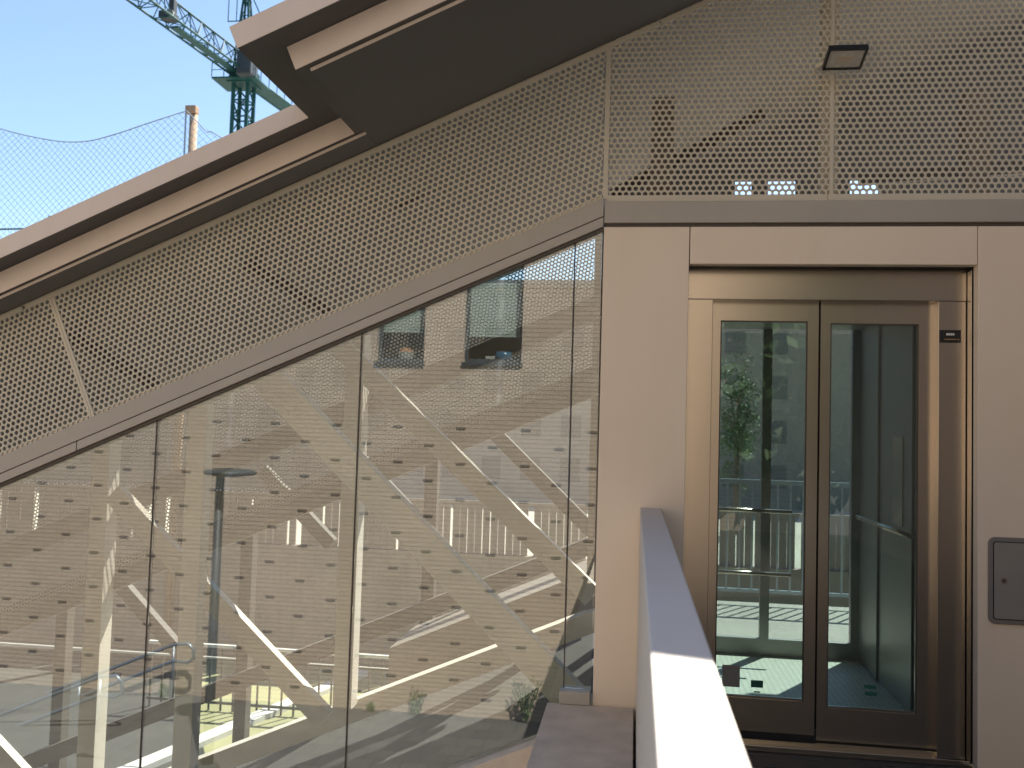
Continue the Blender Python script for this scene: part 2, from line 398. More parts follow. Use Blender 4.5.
# sloping beam: upper face and lower strip, with a fine groove
def band(a0, a1, x0, x1, y0, y1, name, m, par, bv=.003):
    return MB().prism([(x0, slope(a0, x0)), (x1, slope(a0, x1)), (x1, slope(a1, x1)), (x0, slope(a1, x0))], y0, y1).build(name, m, par, bv)
band(A_GT+.056, A_B, XL, XS-.003, -.012, .12, 'sloping_beam', 'beam', G)
xj = P(78, 437).x
band(A_GT+.004, A_GT+.0525, XL, xj-.002, -.009, .12, 'sloping_trim', 'beam', G)
band(A_GT+.004, A_GT+.0525, xj+.002, XS-.003, -.009, .12, 'sloping_trim', 'beam', G)
band(A_GT-.012, A_GT+.003, XL, XS-.003, .004, .10, 'glazing_seal', 'seal', G, 0)
MB().box(XS+.001, XR, -.012, .12, P(800, 225.3).z+.012, zb-.042).build('lift_head_beam', 'beam', G, .003)
MB().box(XS+.001, XR, .006, .1, P(800, 225.3).z-.02, P(800, 225.3).z+.0115).build('shadow_gap', 'seal', G)
# glass panes; each is a real sheet, sealed in the joints
A_S = .19                                   # bottom line of the glass along the incline
XJS = [-6.86, -5.77, -4.67, -3.58, P(148, 560).x, P(352, 560).x, P(570, 430).x, XS-.004]
for a, b in zip(XJS, XJS[1:]):
    a += .005; b -= .005
    zs = [slope(A_S, a), slope(A_S, b)] if b < -.2 and a < -.4 else [.235, .235]
    MB().prism([(a, zs[0]), (b, zs[1]), (b, slope(A_GT-.004, b)), (a, slope(A_GT-.004, a))], .020, .032).build('glass_pane', 'glass', G)
for x in XJS[1:-1]:
    MB().box(x-.003, x+.003, .019, .033, slope(A_S, x) if x < -.4 else .235, slope(A_GT-.013, x)).build('joint_seal', 'seal', G)
# the sill under the glass
band(-.6, A_S-.015, XL, -.36, -.06, .10, 'sloping_sill', 'stone', G)
MB().box(-.335, XS-.012, -.03, .09, .1715, .232).build('sill_block', 'beam', G, .004)
band(-.9, A_S-.04, XL, -.1, .11, 2.2, 'walkway_floor', 'floor', G, 0)
# inner truss behind the glass
def pxbar(a, b, w, Y, dep, name, m, par):
    return MB().bar(xz(P(*a, Y)), xz(P(*b, Y)), w, Y, Y+dep).build(name, m, par, .004)
Yn = .30
pxbar((252, 364), (585, 716), .165, Yn, .10, 'diagonal_brace', 'truss', G)
for x in (-2.46, -4.6):
    MB().box(x-.055, x+.055, Yn+.11, Yn+.21, slope(.1, x), slope(2.64, x)).build('post', 'truss', G, .004)
Yf = 2.3
def lower_edge(a, b, w, Y):                # a, b pixels on the bright upper edge
    A = Vector(xz(P(*a, Y))); B = Vector(xz(P(*b, Y))); d = (B-A).normalized(); q = Vector((d.y, -d.x))*w/2
    return A+q*(1 if q.y < 0 else -1), B+q*(1 if q.y < 0 else -1)
for a, b in (((345, 338), (600, 590)), ((118, 486), (330, 713)), ((-90, 648), (70, 820))):
    A, B = lower_edge(a, b, .16, Yf); MB().bar(A, B, .16, Yf, Yf+.085).build('diagonal_brace', 'truss', G, .004)
for px in (340, 83, -180):
    x = P(px, 600, Yf).x; MB().box(x-.075, x+.075, Yf+.14, Yf+.30, slope(.24, x), slope(3.4, x)).build('post', 'truss', G, .004)
def chord(a, w, Y, dep, name, m, x0=-7, x1=-.12):
    return MB().bar((x0, slope(a, x0)), (x1, slope(a, x1)), w, Y, Y+dep).build(name, m, G, .004)
chord(2.60, .17, Yf+.31, .12, 'upper_chord', 'chord'); chord(1.98, .15, Yf+.31, .12, 'middle_chord', 'chord'); chord(.15, .17, Yf+.31, .16, 'lower_chord', 'truss')
# outer, darker truss of the far side
Yo = 4.5
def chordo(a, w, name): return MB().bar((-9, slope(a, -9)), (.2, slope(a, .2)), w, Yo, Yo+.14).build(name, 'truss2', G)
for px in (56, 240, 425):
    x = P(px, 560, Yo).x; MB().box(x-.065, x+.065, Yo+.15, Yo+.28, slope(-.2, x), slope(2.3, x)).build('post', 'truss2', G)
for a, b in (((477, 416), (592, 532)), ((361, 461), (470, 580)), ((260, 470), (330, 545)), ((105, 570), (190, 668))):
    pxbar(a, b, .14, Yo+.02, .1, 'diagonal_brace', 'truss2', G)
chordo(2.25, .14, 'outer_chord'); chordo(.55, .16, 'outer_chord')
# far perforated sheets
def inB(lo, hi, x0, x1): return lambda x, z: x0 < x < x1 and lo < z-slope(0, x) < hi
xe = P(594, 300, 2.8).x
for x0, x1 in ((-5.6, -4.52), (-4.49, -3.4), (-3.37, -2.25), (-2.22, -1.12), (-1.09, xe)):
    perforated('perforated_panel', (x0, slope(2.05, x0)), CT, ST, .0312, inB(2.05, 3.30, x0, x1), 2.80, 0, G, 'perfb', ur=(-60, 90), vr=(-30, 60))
MB().box(xe, xe+.16, 2.72, 2.9, STREET, 3.3).build('corner_post', 'chord', G)
# stair slab climbing behind the truss
band(-.35, .50, P(388, 680, 3.0).x, -.1, 3.0, 3.9, 'stair_slab', 'chord', G, 0)
for px in (75, 200, 343, 463):
    x = P(px, 690, 2.7).x
# legs carrying the gallery down to the street
for x in (-4.4, -1.2):
    MB().box(x-.2, x+.2, 1.0, 1.4, STREET, slope(-.9, x)+.1).build('support_leg', 'concrete', G)

# ================================================================ lift front
L = thing('lift_portal', 'beige panel-clad lift front with stainless double glass doors', 'lift', (.9, .1, 0))
zt = P(800, 226.5).z; zl_ = P(830, 264.3).z
x2, x3 = P(690, 226).x+.002, P(978, 400).x
for nm, b in (('a', (XS, x2-.003, 0, .06, -.25, zt)), ('b', (x2+.001, x3-.003, 0, .06, zl_, zt)), ('c', (x3, XR, 0, .06, -.25, zt))):
    MB().box(*b).build('cladding_panel', 'panel', L, .003)
# reveal
MB().box(x2-.02, x2+.02, .0605, .0615, zl_+.003, zt).build('seam_backing', 'dark', L)
MB().box(x3-.02, x3+.02, .0605, .0615, zl_+.003, zt).build('seam_backing', 'dark', L)
MB().box(x2-.045, x2-.0035, .062, .40, 0, zt).build('reveal', 'dark', L)
MB().box(x3+.003, x3+.045, .062, .40, 0, zt).build('reveal', 'dark', L)
MB().box(x2-.003, x3-.002, .066, .30, zl_+.002, zl_+.03).build('reveal', 'dark', L)
Yj = .13
def jx(px, Y, py=480): return P(px, py, Y).x
def jz(py, Y, px=820): return P(px, py, Y).z
zh0, zh1 = jz(300, Yj), jz(267, Yj)
MB().box(x2-.002, x3-.002, Yj, .30, zh0, zl_+.0015).build('door_header', 'steelh', L, .002)
MB().box(x2-.002, jx(710, Yj), Yj+.002, .30, 0, zh0-.001).build('door_jamb', 'steel', L, .002)
xjr0, xjr1 = jx(938, Yj), jx(966, Yj)
MB().box(xjr0, xjr1, Yj+.002, .30, 0, zh0-.001).build('door_jamb', 'steel', L, .002)
MB().box(xjr1+.001, x3-.002, .07, .12, 0, zh0+.14).build('side_trim', 'steel', L, .002)
Yd = .20
def leaf(pl_, pr_, pt, pb, gl_, gr_, gt, gb):
    x0, x1 = jx(pl_, Yd), jx(pr_, Yd); z0, z1 = jz(pb, Yd), jz(pt, Yd)
    a0, a1 = jx(gl_, Yd), jx(gr_, Yd); c0, c1 = jz(gb, Yd), jz(gt, Yd)
    lf = MB().box(x0, a0, Yd, Yd+.04, z0, z1).box(a1, x1, Yd, Yd+.04, z0, z1).box(a0, a1, Yd, Yd+.04, z0, c0).box(a0, a1, Yd, Yd+.04, c1, z1).build('door_leaf', 'steel', L)
    MB().box(a0+.001, a1-.001, Yd+.014, Yd+.026, c0+.001, c1-.001).build('door_glass', 'dglass', lf)
    g = .006
    MB().box(a0, a0+g, Yd+.004, Yd+.013, c0, c1).box(a1-g, a1, Yd+.004, Yd+.013, c0, c1).box(a0+g, a1-g, Yd+.004, Yd+.013, c1-g, c1).build('glass_gasket', 'seal', lf)
    MB().box(a0+g, a1-g, Yd+.004, Yd+.013, c0, c0+.012).build('glass_bead', 'steelh', lf)
    return lf
l1 = leaf(700, 817, 301, 736, 718, 806, 321.5, 703)
l2 = leaf(819, 941, 301, 741, 829, 918, 323, 708)
def patch(px, py, w, h, m, name, par, Y=None, tilt=0):
    p = P(px, py, Yd+.011 if Y is None else Y)
    return MB().box(p.x-w/2, p.x+w/2, p.y, p.y+.0025, p.z-h/2, p.z+h/2).build(name, m, par)
patch(757, 684, .058, .034, 'sticker', 'sticker', l1); patch(757, 692, .03, .006, 'black', 'sticker', l1)
patch(870, 687, .055, .018, 'sticker', 'sticker', l2); patch(871, 694, .055, .018, 'sticker', 'sticker', l2)
pn = patch(731, 676, .085, .105, 'notice', 'paper_notice', l1)
xm_ = (jx(817, Yd)+jx(819, Yd))/2
MB().box(xm_-.012, xm_+.012, Yd+.041, Yd+.05, 0, jz(301, Yd)).build('meeting_seal', 'dark', L)
MB().box(x2+.03, xjr1, Yd+.005, Yd+.035, -.0015, .06).build('threshold_seal', 'dark', L)
MB().box(x2-.05, x3+.05, .12, .34, -.03, -.002).build('door_sill', 'steelh', L, .002)
MB().box(x2, x3, Yd-.035, Yd-.022, -.002, .012).build('sill_ridge', 'steelh', L)
# maker's plate on the jamb: print too small to read
pp = P(950, 336.3, Yj-.001)
pw, ph = .098, .060
mk = MB().box(pp.x-pw/2, pp.x+pw/2, Yj-.004, Yj+.001, pp.z-ph/2, pp.z+ph/2).build('maker_plate', 'black', L, .001)
pk = MB()
for i in range(4):
    cx = pp.x-.014+i*.0095; pk.box(cx-.0036, cx+.0036, Yj-.0062, Yj-.0042, pp.z+.004, pp.z+.0145)
pk.build('plate_print', 'whiteink', mk)
pk = MB()
for i in range(11):
    cx = pp.x-.024+i*.005; pk.box(cx-.0017, cx+.0017, Yj-.0062, Yj-.0042, pp.z-.018, pp.z-.0125)
pk.box(pp.x+.034, pp.x+.04, Yj-.0062, Yj-.0042, pp.z-.019, pp.z-.0115)
pk.build('plate_print', 'gold', mk)
# hatch in the right-hand panel
h0, h1, c0, c1 = P(987.5, 580).x, 2.16, P(1000, 623.5).z, P(1000, 537).z
H = thing('access_hatch', 'grey metal access hatch with round lock in the right-hand wall panel', 'hatch', ((h0+h1)/2, 0, (c0+c1)/2))
def rrect(x0, x1, z0, z1, r, k=5):
    o = []
    for cx, cz, a in ((x1-r, z1-r, 0), (x0+r, z1-r, 90), (x0+r, z0+r, 180), (x1-r, z0+r, 270)):
        o += [(cx+r*math.cos(R(a+90*i/k)), cz+r*math.sin(R(a+90*i/k))) for i in range(k+1)]
    return o
MB().prism(rrect(h0, h1, c0, c1, .03)[::-1], -.012, -.0005).build('hatch_rim', 'hatchf', H, .003)
MB().prism(rrect(h0+.019, h1-.019, c0+.019, c1-.019, .012)[::-1], -.0135, -.0125).build('hatch_gap', 'dark', H)
MB().prism(rrect(h0+.023, h1-.023, c0+.023, c1-.023, .010)[::-1], -.018, -.0137).build('hatch_door', 'hatch', H, .002)
lk = P(1002, 580)
lo_ = MB().tube([(lk.x, -.024, lk.z), (lk.x, -.0181, lk.z)], .012, 16).build('lock', 'steel', H)
MB().tube([(lk.x, -.0255, lk.z), (lk.x, -.0242, lk.z)], .005, 10).build('keyhole', 'black', lo_)

# ================================================================ lift cabin and landing behind
C = thing('lift_cabin', 'glazed lift cabin with pale studded floor behind the doors', 'lift cabin', (.9, 1.2, 0))
cx0, cx1, cy0, cy1 = .30, 1.50, .36, 1.95
MB().box(cx0, cx1, cy0, cy1, -.06, 0.004).build('cabin_floor', 'tread', C)
MB().box(cx0, cx1, cy0, cy1, 2.22, 2.34).build('cabin_ceiling', 'cabin', C)
MB().box(cx1+.001, cx1+.03, cy0, cy1, -.06, 2.34).build('side_wall', 'cabin', C)
for y in (.75, 1.45): MB().box(cx1-.012, cx1, y, y+.16, .01, 2.2).build('wall_rib', 'cabin', C)
MB().box(cx0-.03, cx0-.018, cy0, cy1, .1, 2.2).build('side_glass', 'cglass', C)
for x in (cx0-.035, (cx0+cx1)/2-.04, cx1-.05): MB().box(x, x+.06, cy1, cy1+.05, 0, 2.22).build('rear_mullion', 'cabin', C)
MB().box(cx0+.03, cx1-.06, cy1+.01, cy1+.022, .12, 2.2).build('rear_glass', 'cglass', C)
MB().box(cx0-.03, cx1, cy1+.001, cy1+.049, .005, .115).build('rear_kickplate', 'cabin', C)
for z in (.98, .56): MB().tube([(cx0+.04, cy1-.06, z), (cx0+.75, cy1-.06, z)], .014, 10).build('grab_rail', 'steel', C, smooth=True)
for y in (1.92, .98): pass
MB().tube([(cx1-.07, .5, .98), (cx1-.07, 1.7, .98)], .014, 10).build('grab_rail', 'steel', C, smooth=True)
MB().box(cx1-.02, cx1-.001, .9, 1.1, 1.0, 1.5).build('button_panel', 'steel', C)
MB().lathe(((cx0+cx1)/2-.1, 1.1, 2.17), [(.02, 0), (.11, .01), (.13, .05)], 20).build('ceiling_lamp', 'steel', C)
# shaft frame
SH = thing('lift_shaft_frame', 'steel shaft frame standing round the lift cabin', 'frame', (.9, 1.2, STREET))
for x in (.05, 1.66):
    for y in (.45, 2.05): MB().box(x, x+.12, y, y+.12, STREET, 3.3).build('column', 'chord', SH)
for z in (2.55, -.25):
    MB().box(.171, 1.659, 2.055, 2.165, z, z+.14).build('cross_beam', 'chord', SH)
MB().box(.05, 1.78, .45, 2.17, -.34, -.255).build('pit_cover', 'chord', SH)
LN = thing('rear_landing', 'rear landing slab with a steel baluster railing beyond the lift', 'landing', (1, 3.2, 0))
MB().box(-.1, 4.0, 2.18, 4.05, -.2, -.01).build('landing_slab', 'concrete', LN)
rb = MB()
rl = MB().box(-.1, 4.0, 3.90, 3.94, 1.06, 1.10).build('top_rail', 'rail', LN)
MB().box(-.1, 4.0, 3.905, 3.935, .10, .13).build('bottom_rail', 'rail', LN)
bal = MB().box(-.008, .008, 3.912, 3.928, .131, 1.059)
b0 = bal.build('baluster', 'rail', LN)
for i in range(37):
    b = b0 if i == 0 else b0.copy()
    if i: COL.objects.link(b)
    b.location.x = -.05+i*.11
MB().box(3.6, 4.0, 3.4, 3.8, STREET, -.2).build('landing_column', 'concrete', LN)
MB().box(.9, 1.3, 3.4, 3.8, STREET, -.2).build('landing_column', 'concrete', LN)

# ================================================================ canopy roof over both
RF = thing('canopy_roof', 'stepped beige sloping canopy roof with dark underside above the perforated band', 'roof', (0, 0, 3.5))
def rbox(s0_, s1_, y0, y1, n0, n1):
    pt = lambda s_, y, n: (s_*CT-n*ST, y, s_*ST+n*CT)
    return MB().hull8([pt(s0_, y0, n0), pt(s1_, y0, n0), pt(s1_, y1, n0), pt(s0_, y1, n0), pt(s0_, y0, n1), pt(s1_, y0, n1), pt(s1_, y1, n1), pt(s0_, y1, n1)])
N3, N2, N1, N0 = 3.2, 3.215, 3.32, 3.414
YB = 3.05
def course(s0_, s1_, yf, n0, n1, yb, inset=.025):
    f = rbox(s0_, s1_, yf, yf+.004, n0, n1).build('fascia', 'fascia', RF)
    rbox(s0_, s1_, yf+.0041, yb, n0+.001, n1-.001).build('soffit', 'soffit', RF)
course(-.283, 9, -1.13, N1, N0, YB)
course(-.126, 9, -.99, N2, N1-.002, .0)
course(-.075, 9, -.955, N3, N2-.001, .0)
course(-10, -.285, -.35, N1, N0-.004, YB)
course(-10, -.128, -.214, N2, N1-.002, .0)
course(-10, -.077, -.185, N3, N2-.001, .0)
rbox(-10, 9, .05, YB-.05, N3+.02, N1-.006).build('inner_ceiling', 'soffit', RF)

# ================================================================ bridge, plinth, parapet
BR = thing('footbridge', 'footbridge deck of dark boards leading to the lift doors', 'bridge', (1.4, -5, 0))
MB().box(-.36, 3.6, -10.4, .115, -.55, -.07).build('deck_slab', 'concrete', BR)
d0 = None
n = 0
y = -10.3
while y < .10:
    w_ = .135
    if d0 is None:
        d0 = MB().box(.16, 3.4, 0, w_, -.069, -.032).build('deck_board', 'deck', BR, .003); d0.location.y += y; b = d0
    else:
        b = d0.copy(); COL.objects.link(b); b.location.y = d0.location.y + (y+10.3)
    y += .142
PLN = thing('stone_plinth', 'low brown stone plinth along the outer edge of the bridge', 'plinth', (-.19, -5, .1))
yy = -.012; i = 0
while yy > -10.2:
    ln = .86
    MB().box(-.392, .018, yy-ln+.004, yy, -.56, .17).build('plinth_stone', 'stone', PLN, .004); yy -= ln; i += 1
PW = MB().box(.030, .128, -8.5, -.008, -.069, 1.118).build('parapet', 'white', None, .004)
tag(PW, 'white painted parapet running from the foreground to the lift front', 'parapet')
RR = thing('added_shade_wall', 'unseen dark wall added right of the footbridge to block side light', 'wall', (3.5, -5, 0))  # unseen wall, added to keep light off the right of the lift front
for i in range(5):
    MB().box(3.42, 3.54, -10.3+i*2.04, -8.28+i*2.04, -.069, 4.4).build('shade_wall_panel', 'wallbrown', RR, .004)
MB().box(3.40, 3.56, -10.3, -.1, 4.401, 4.46).build('shade_wall_cap', 'beam', RR)
for y in (-3, -8):
    MB().box(.6, 2.4, y-.25, y+.25, STREET, -.551).build('bridge_pier', 'concrete', BR)

# head of the shaft: closed panels behind the perforated front
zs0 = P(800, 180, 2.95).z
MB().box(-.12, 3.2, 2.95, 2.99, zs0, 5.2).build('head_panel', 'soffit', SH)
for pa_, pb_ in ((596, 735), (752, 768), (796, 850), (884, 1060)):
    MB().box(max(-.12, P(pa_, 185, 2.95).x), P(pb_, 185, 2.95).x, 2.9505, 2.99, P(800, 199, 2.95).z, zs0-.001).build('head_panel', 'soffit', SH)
# bracing behind the perforated front
for a_, b_, Y_ in (((215, 245), (350, 325), .9), ((-20, 350), (175, 292), 1.3), ((50, 325), (165, 392), .8), ((395, 205), (570, 105), 1.0), ((612, 195), (765, 112), .8),
                   ((860, 178), (1040, 166), 1.2), ((650, 105), (905, 5), 1.5), ((285, 240), (480, 150), 1.2)):
    MB().bar(xz(P(*a_, Y_)), xz(P(*b_, Y_)), .07, Y_, Y_+.05).build('bracing', 'truss2', G)

# floodlight on the perforated wall
fl = P(845, 58, -.11)
FL = thing('floodlight', 'small black LED floodlight fixed to the perforated wall', 'floodlight', tuple(fl))
fr_ = bpy.data.objects.new('x', None)
def rotated(mb, c, rx, rz, ry=0):
    m = Matrix.Rotation(rz, 4, 'Z') @ Matrix.Rotation(rx, 4, 'X') @ Matrix.Rotation(ry, 4, 'Y')
    mb.v = [tuple(Vector(c)+m @ Vector(v)) for v in mb.v]; return mb
bpy.data.objects.remove(fr_)
rx_, rz_ = R(77), 0
hw, hh = .088, .078
fb = MB().box(-hw, hw, .004, .016, -hh, hh)
rotated(fb, fl, rx_, rz_).build('housing', 'black', FL, .003)
rim = MB().box(-hw, -hw+.011, -.010, .004, -hh, hh).box(hw-.011, hw, -.010, .004, -hh, hh).box(-hw+.011, hw-.011, -.010, .004, -hh, -hh+.011).box(-hw+.011, hw-.011, -.010, .004, hh-.011, hh)
rotated(rim, fl, rx_, rz_).build('rim', 'black', FL)
rotated(MB().box(-hw+.011, hw-.011, -.004, .003, -hh+.011, hh-.011), fl, rx_, rz_).build('lens', 'lens', FL)
rotated(MB().box(-.035, .035, -.007, -.0042, -.02, .02), fl, rx_, rz_).build('led_board', 'led', FL)
MB().tube([fl+Vector((-.06, .05, .012)), fl+Vector((-.11, .085, .0)), fl+Vector((-.09, .131, .0))], .011, 8).build('bracket', 'perf', FL)

# ================================================================ brick building behind the camera, mirrored in the glass
YW = -10.6
B = thing('brick_building', 'tan brick building mirrored in the glass, with rows of dark vents', 'building', (-5, YW-4, STREET))
wins = [(379, 423, 262, 362), (466, 521, 258, 363)]
holes = []
for x0, x1, y0, y1 in wins:
    a = PM(x0, y0, YW); b = PM(x1, y1, YW)
    holes.append((a.x, b.x, b.z, a.z))
ext = []
wv = holes[1][1]-holes[1][0]
for dx in (-7.2, -5.0, 4.6): ext.append((holes[1][0]+dx, holes[1][1]+dx, holes[1][2]+2.9, holes[1][3]+2.9))
for h in holes: ext.append((h[0], h[1], h[2]+2.9, h[3]+2.9))
allh = holes+ext
X0, X1, Z0, Z1 = -26, .4, STREET-6, 8.6
xs = sorted({X0, X1, *[v for h in allh for v in h[:2]]}); zs = sorted({Z0, Z1, *[v for h in allh for v in h[2:]]})
wm = MB()
for i in range(len(xs)-1):
    for j in range(len(zs)-1):
        cx, cz = (xs[i]+xs[i+1])/2, (zs[j]+zs[j+1])/2
        if not any(h[0] < cx < h[1] and h[2] < cz < h[3] for h in allh):
            n = len(wm.v); wm.v += [(xs[i], YW, zs[j]), (xs[i+1], YW, zs[j]), (xs[i+1], YW, zs[j+1]), (xs[i], YW, zs[j+1])]
            wm.f.append((n+3, n+2, n+1, n))
for h in allh:                              # reveals
    n = len(wm.v)
    for y_ in (YW, YW-.28): wm.v += [(h[0], y_, h[2]), (h[1], y_, h[2]), (h[1], y_, h[3]), (h[0], y_, h[3])]
    for k in range(4): l = (k+1) % 4; wm.f.append((n+k, n+l, n+4+l, n+4+k))
wm.box(X0, X0+.3, YW-8, YW-.001, Z0, Z1).box(X1-.3, X1-.001, YW-8, YW-.001, Z0, Z1).box(X0+.3, X1-.3, YW-8, YW-7.7, Z0, Z1)
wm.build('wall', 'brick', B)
MB().box(X0-.1, X1+.1, YW-8.1, YW+.12, Z1+.001, Z1+.35).build('roof', 'concrete', B)
for idx, h in enumerate(allh):
    f_ = .055; y0, y1 = YW-.20, YW-.13
    fr = MB().box(h[0], h[0]+f_, y0, y1, h[2], h[3]).box(h[1]-f_, h[1], y0, y1, h[2], h[3]).box(h[0]+f_, h[1]-f_, y0, y1, h[2], h[2]+f_*1.3).box(h[0]+f_, h[1]-f_, y0, y1, h[3]-f_, h[3]).build('window', 'wframe', B)
    MB().box(h[0]+f_, h[1]-f_, YW-.17, YW-.16, h[2]+f_*1.3, h[3]-f_).build('pane', 'wglass', fr)
    bz = h[2]+(h[3]-h[2])*(.26 if idx != 0 else .31)
    bl = MB(); zz = bz
    while zz < h[3]-f_:
        bl.box(h[0]+f_, h[1]-f_, YW-.235-.01, YW-.235+.012, zz, zz+.042); zz += .05
    bl.build('blind', 'blind', fr)
    MB().box(h[0]-.02, h[1]+.02, YW-.129, YW+.04, h[2]-.05, h[2]-.001).build('sill', 'wframe', fr)
    MB().box(h[0]-.3, h[1]+.3, YW-2.0, YW-1.95, h[2]-.5, h[3]+.3).box(h[0]-.3, h[1]+.3, YW-1.95, YW-.281, h[2]-.06, h[2]-.001).build('room_back', 'room', fr)
h = holes[1]
zf = h[2]+.001
bw = MB().lathe((h[0]+.64, YW-.42, zf), [(.07, 0), (.14, .05), (.17, .13), (.15, .20), (.13, .22)], 20).build('bowl', 'blue', smooth=True)
tag(bw, 'round blue bowl on the sill of the larger mirrored window', 'bowl')
tag(MB().box(h[0]+.32, h[0]+.50, YW-.45, YW-.35, zf, zf+.14).build('card_box', 'cream', None, .01), 'small cream box left of the blue bowl', 'box')
h = holes[0]; zf = h[2]+.001
fp = thing('flower_pot', 'terracotta topped pale pot on the sill of the smaller mirrored window', 'pot', (h[0]+.42, YW-.42, zf))
MB().lathe((h[0]+.42, YW-.42, zf), [(.11, 0), (.15, .16), (.16, .2)], 16).build('pot', 'cream', fp)
MB().lathe((h[0]+.42, YW-.42, zf+.2), [(.14, 0), (.10, .06), (.03, .09)], 16).build('soil_mound', 'orange', fp)
# rows of vents on the wall
v0 = None
base = PM(216, 421, YW)
for r_ in range(19):
    z = base.z-r_*.30
    for c_ in range(-12, 11):
        x = base.x + c_*1.10 + (r_ % 2)*.55
        if not (-15.5 < x < .6): continue
        if v0 is None:
            v0 = MB().box(-.08, .08, -.05, .012, -.018, .018).build('vent', 'slot', B); vb = v0.location.copy(); o = v0
        else:
            o = v0.copy(); COL.objects.link(o)
        o.location = vb+Vector((x+random.uniform(-.02, .02), YW, z))

# street lamp mirrored in the glass
lt = PM(219, 473, -7.6)
LP = thing('street_lamp', 'dark street lamp with flat disc head mirrored in the glass', 'street lamp', (lt.x, lt.y, STREET))
MB().tube([(lt.x, lt.y, STREET+.004), (lt.x, lt.y, STREET+1.0), (lt.x, lt.y, lt.z)], [.085, .07, .06], 14).build('pole', 'lamp', LP, smooth=True)
MB().lathe((lt.x+.14, lt.y, lt.z-.02), [(.10, -.03), (.34, .0), (.37, .03), (.34, .06), (.12, .09)], 28).build('lamp_head', 'lamp', LP, smooth=True)
MB().lathe((lt.x, lt.y, STREET+.004), [(.16, 0), (.16, .03), (.09, .06)], 16).build('base_plate', 'lamp', LP)
# handrails of the sloping path
def handrail(off, lab, xa, xb, Y, loop):
    t = thing('handrail', lab, 'handrail', (xb, Y, STREET), 'handrails of the sloping path')
    ztop = lambda x: (STREET+.06+k_*(x-pb.x) if x < pb.x else STREET+.01) + .95
    r1 = MB().tube([(xa, Y, ztop(xa)), (xb, Y, ztop(xb)), (xb+.26, Y, ztop(xb)+.03), (xb+.36, Y, ztop(xb)-.07), (xb+.36, Y, ztop(xb)-.22), (xb+.26, Y, ztop(xb)-.29), (xb, Y, ztop(xb)-.28), (xa, Y, ztop(xa)-.28)], .03, 8)
    r1.build('rail', 'rail', t, smooth=True)
    x = xb
    while x > xa:
        MB().tube([(x, Y, ztop(x)-.95), (x, Y, ztop(x)-.02)], .022, 8).build('post', 'rail', t, smooth=True); x -= 1.7
handrail(0, 'steel handrail close to the brick wall on the sloping path', xl+8, pb.x-.1, YW+.35, 1)
handrail(0, 'steel handrail on the outer side of the sloping path', xl+8, P(86, 690, 8.6).x+.2, -8.6, 1)

# ================================================================ far side: fence, wall, block, pitch nets
YF = 10.0
FN = thing('pitch_fence', 'dark baluster fence with pale top rail along the sandy pitch', 'fence', (-4, YF, STREET))
XF = PZ(188, 700, STREET).x-.5
MB().box(XF, 3, YF-.03, YF+.03, -2.26, -2.21).build('top_rail', 'kerb', FN)
MB().box(XF, 3, YF-.02, YF+.02, STREET+.12, STREET+.16).build('bottom_rail', 'fence', FN)
b0 = MB().box(-.014, .014, YF-.012, YF+.012, STREET+.004, -2.261).build('baluster', 'fence', FN); bb = b0.location.copy()
for i in range(int((3-XF)/.21)):
    b = b0 if i == 0 else b0.copy()
    if i: COL.objects.link(b)
    b.location.x = bb.x+XF+.05+i*.21
tag(MB().prism([(-13, -1.88), (3, -1.88), (3, -1.85), (-13, -1.95)], 8.0, 8.03).build('guard_wire', 'kerb'), 'pale horizontal guide wire in front of the pitch fence', 'wire')
WL = thing('low_wall', 'low brown rendered wall topped by vertical timber slats', 'wall', (-4, 13.5, STREET))
zw0 = P(300, 545, 13.5).z; zw1 = P(300, 497, 13.5).z
MB().box(-22, 6, 13.4, 13.65, STREET, zw0).build('wall', 'wallbrown', WL)
sl0 = MB().box(-.07, .07, 13.5, 13.54, zw0+.001, zw1).build('slat', 'wallbrown', WL); sb = sl0.location.copy()
x = -16.0; first = True
while x < 5:
    g = random.choice((.15, .15, .15, .155, .16, .19, .26)); x += g
    o = sl0 if first else sl0.copy()
    if not first: COL.objects.link(o)
    first = False
    o.location.x = sb.x+x
MB().box(-22, 6, 13.49, 13.55, zw1+.001, zw1+.07).build('slat_rail', 'wallbrown', WL)
kb = MB()
ka, kbp = PZ(222, 735, STREET), PZ(300, 702, STREET)
dk = (kbp-ka).normalized(); nk = Vector((-dk.y, dk.x, 0))*.13
ka2, kb2 = ka-dk*3, kbp+dk*2.0
lo4 = [ka2-nk, kb2-nk, kb2+nk, ka2+nk]
kb.hull8([(p.x, p.y, STREET-.1) for p in lo4]+[(p.x, p.y, STREET+.09) for p in lo4])
tag(kb.build('pitch_kerb', 'kerb'), 'white kerb running obliquely across the sandy pitch', 'kerb')
# far apartment block
YA = 60
A = thing('apartment_block', 'long brown apartment block far beyond the low wall', 'building', (-20, YA, STREET))
za = P(560, 288, YA).z
MB().box(-75, 34, YA, YA+12, STREET, za).build('wall', 'far', A)
MB().box(-75.5, 34.5, YA-.5, YA+12.5, za+.001, za+.5).build('roof', 'concrete', A)
w0 = MB().box(-.7, .7, YA-.03, YA+.1, -.8, .8).build('window', 'farw', A); wb = w0.location.copy(); f0 = True
for fz in range(4):
    for ix in range(37):
        o = w0 if f0 else w0.copy()
        if not f0: COL.objects.link(o)
        f0 = False
        o.location = wb+Vector((-73+ix*2.85, 0, STREET+2.2+fz*3.1))
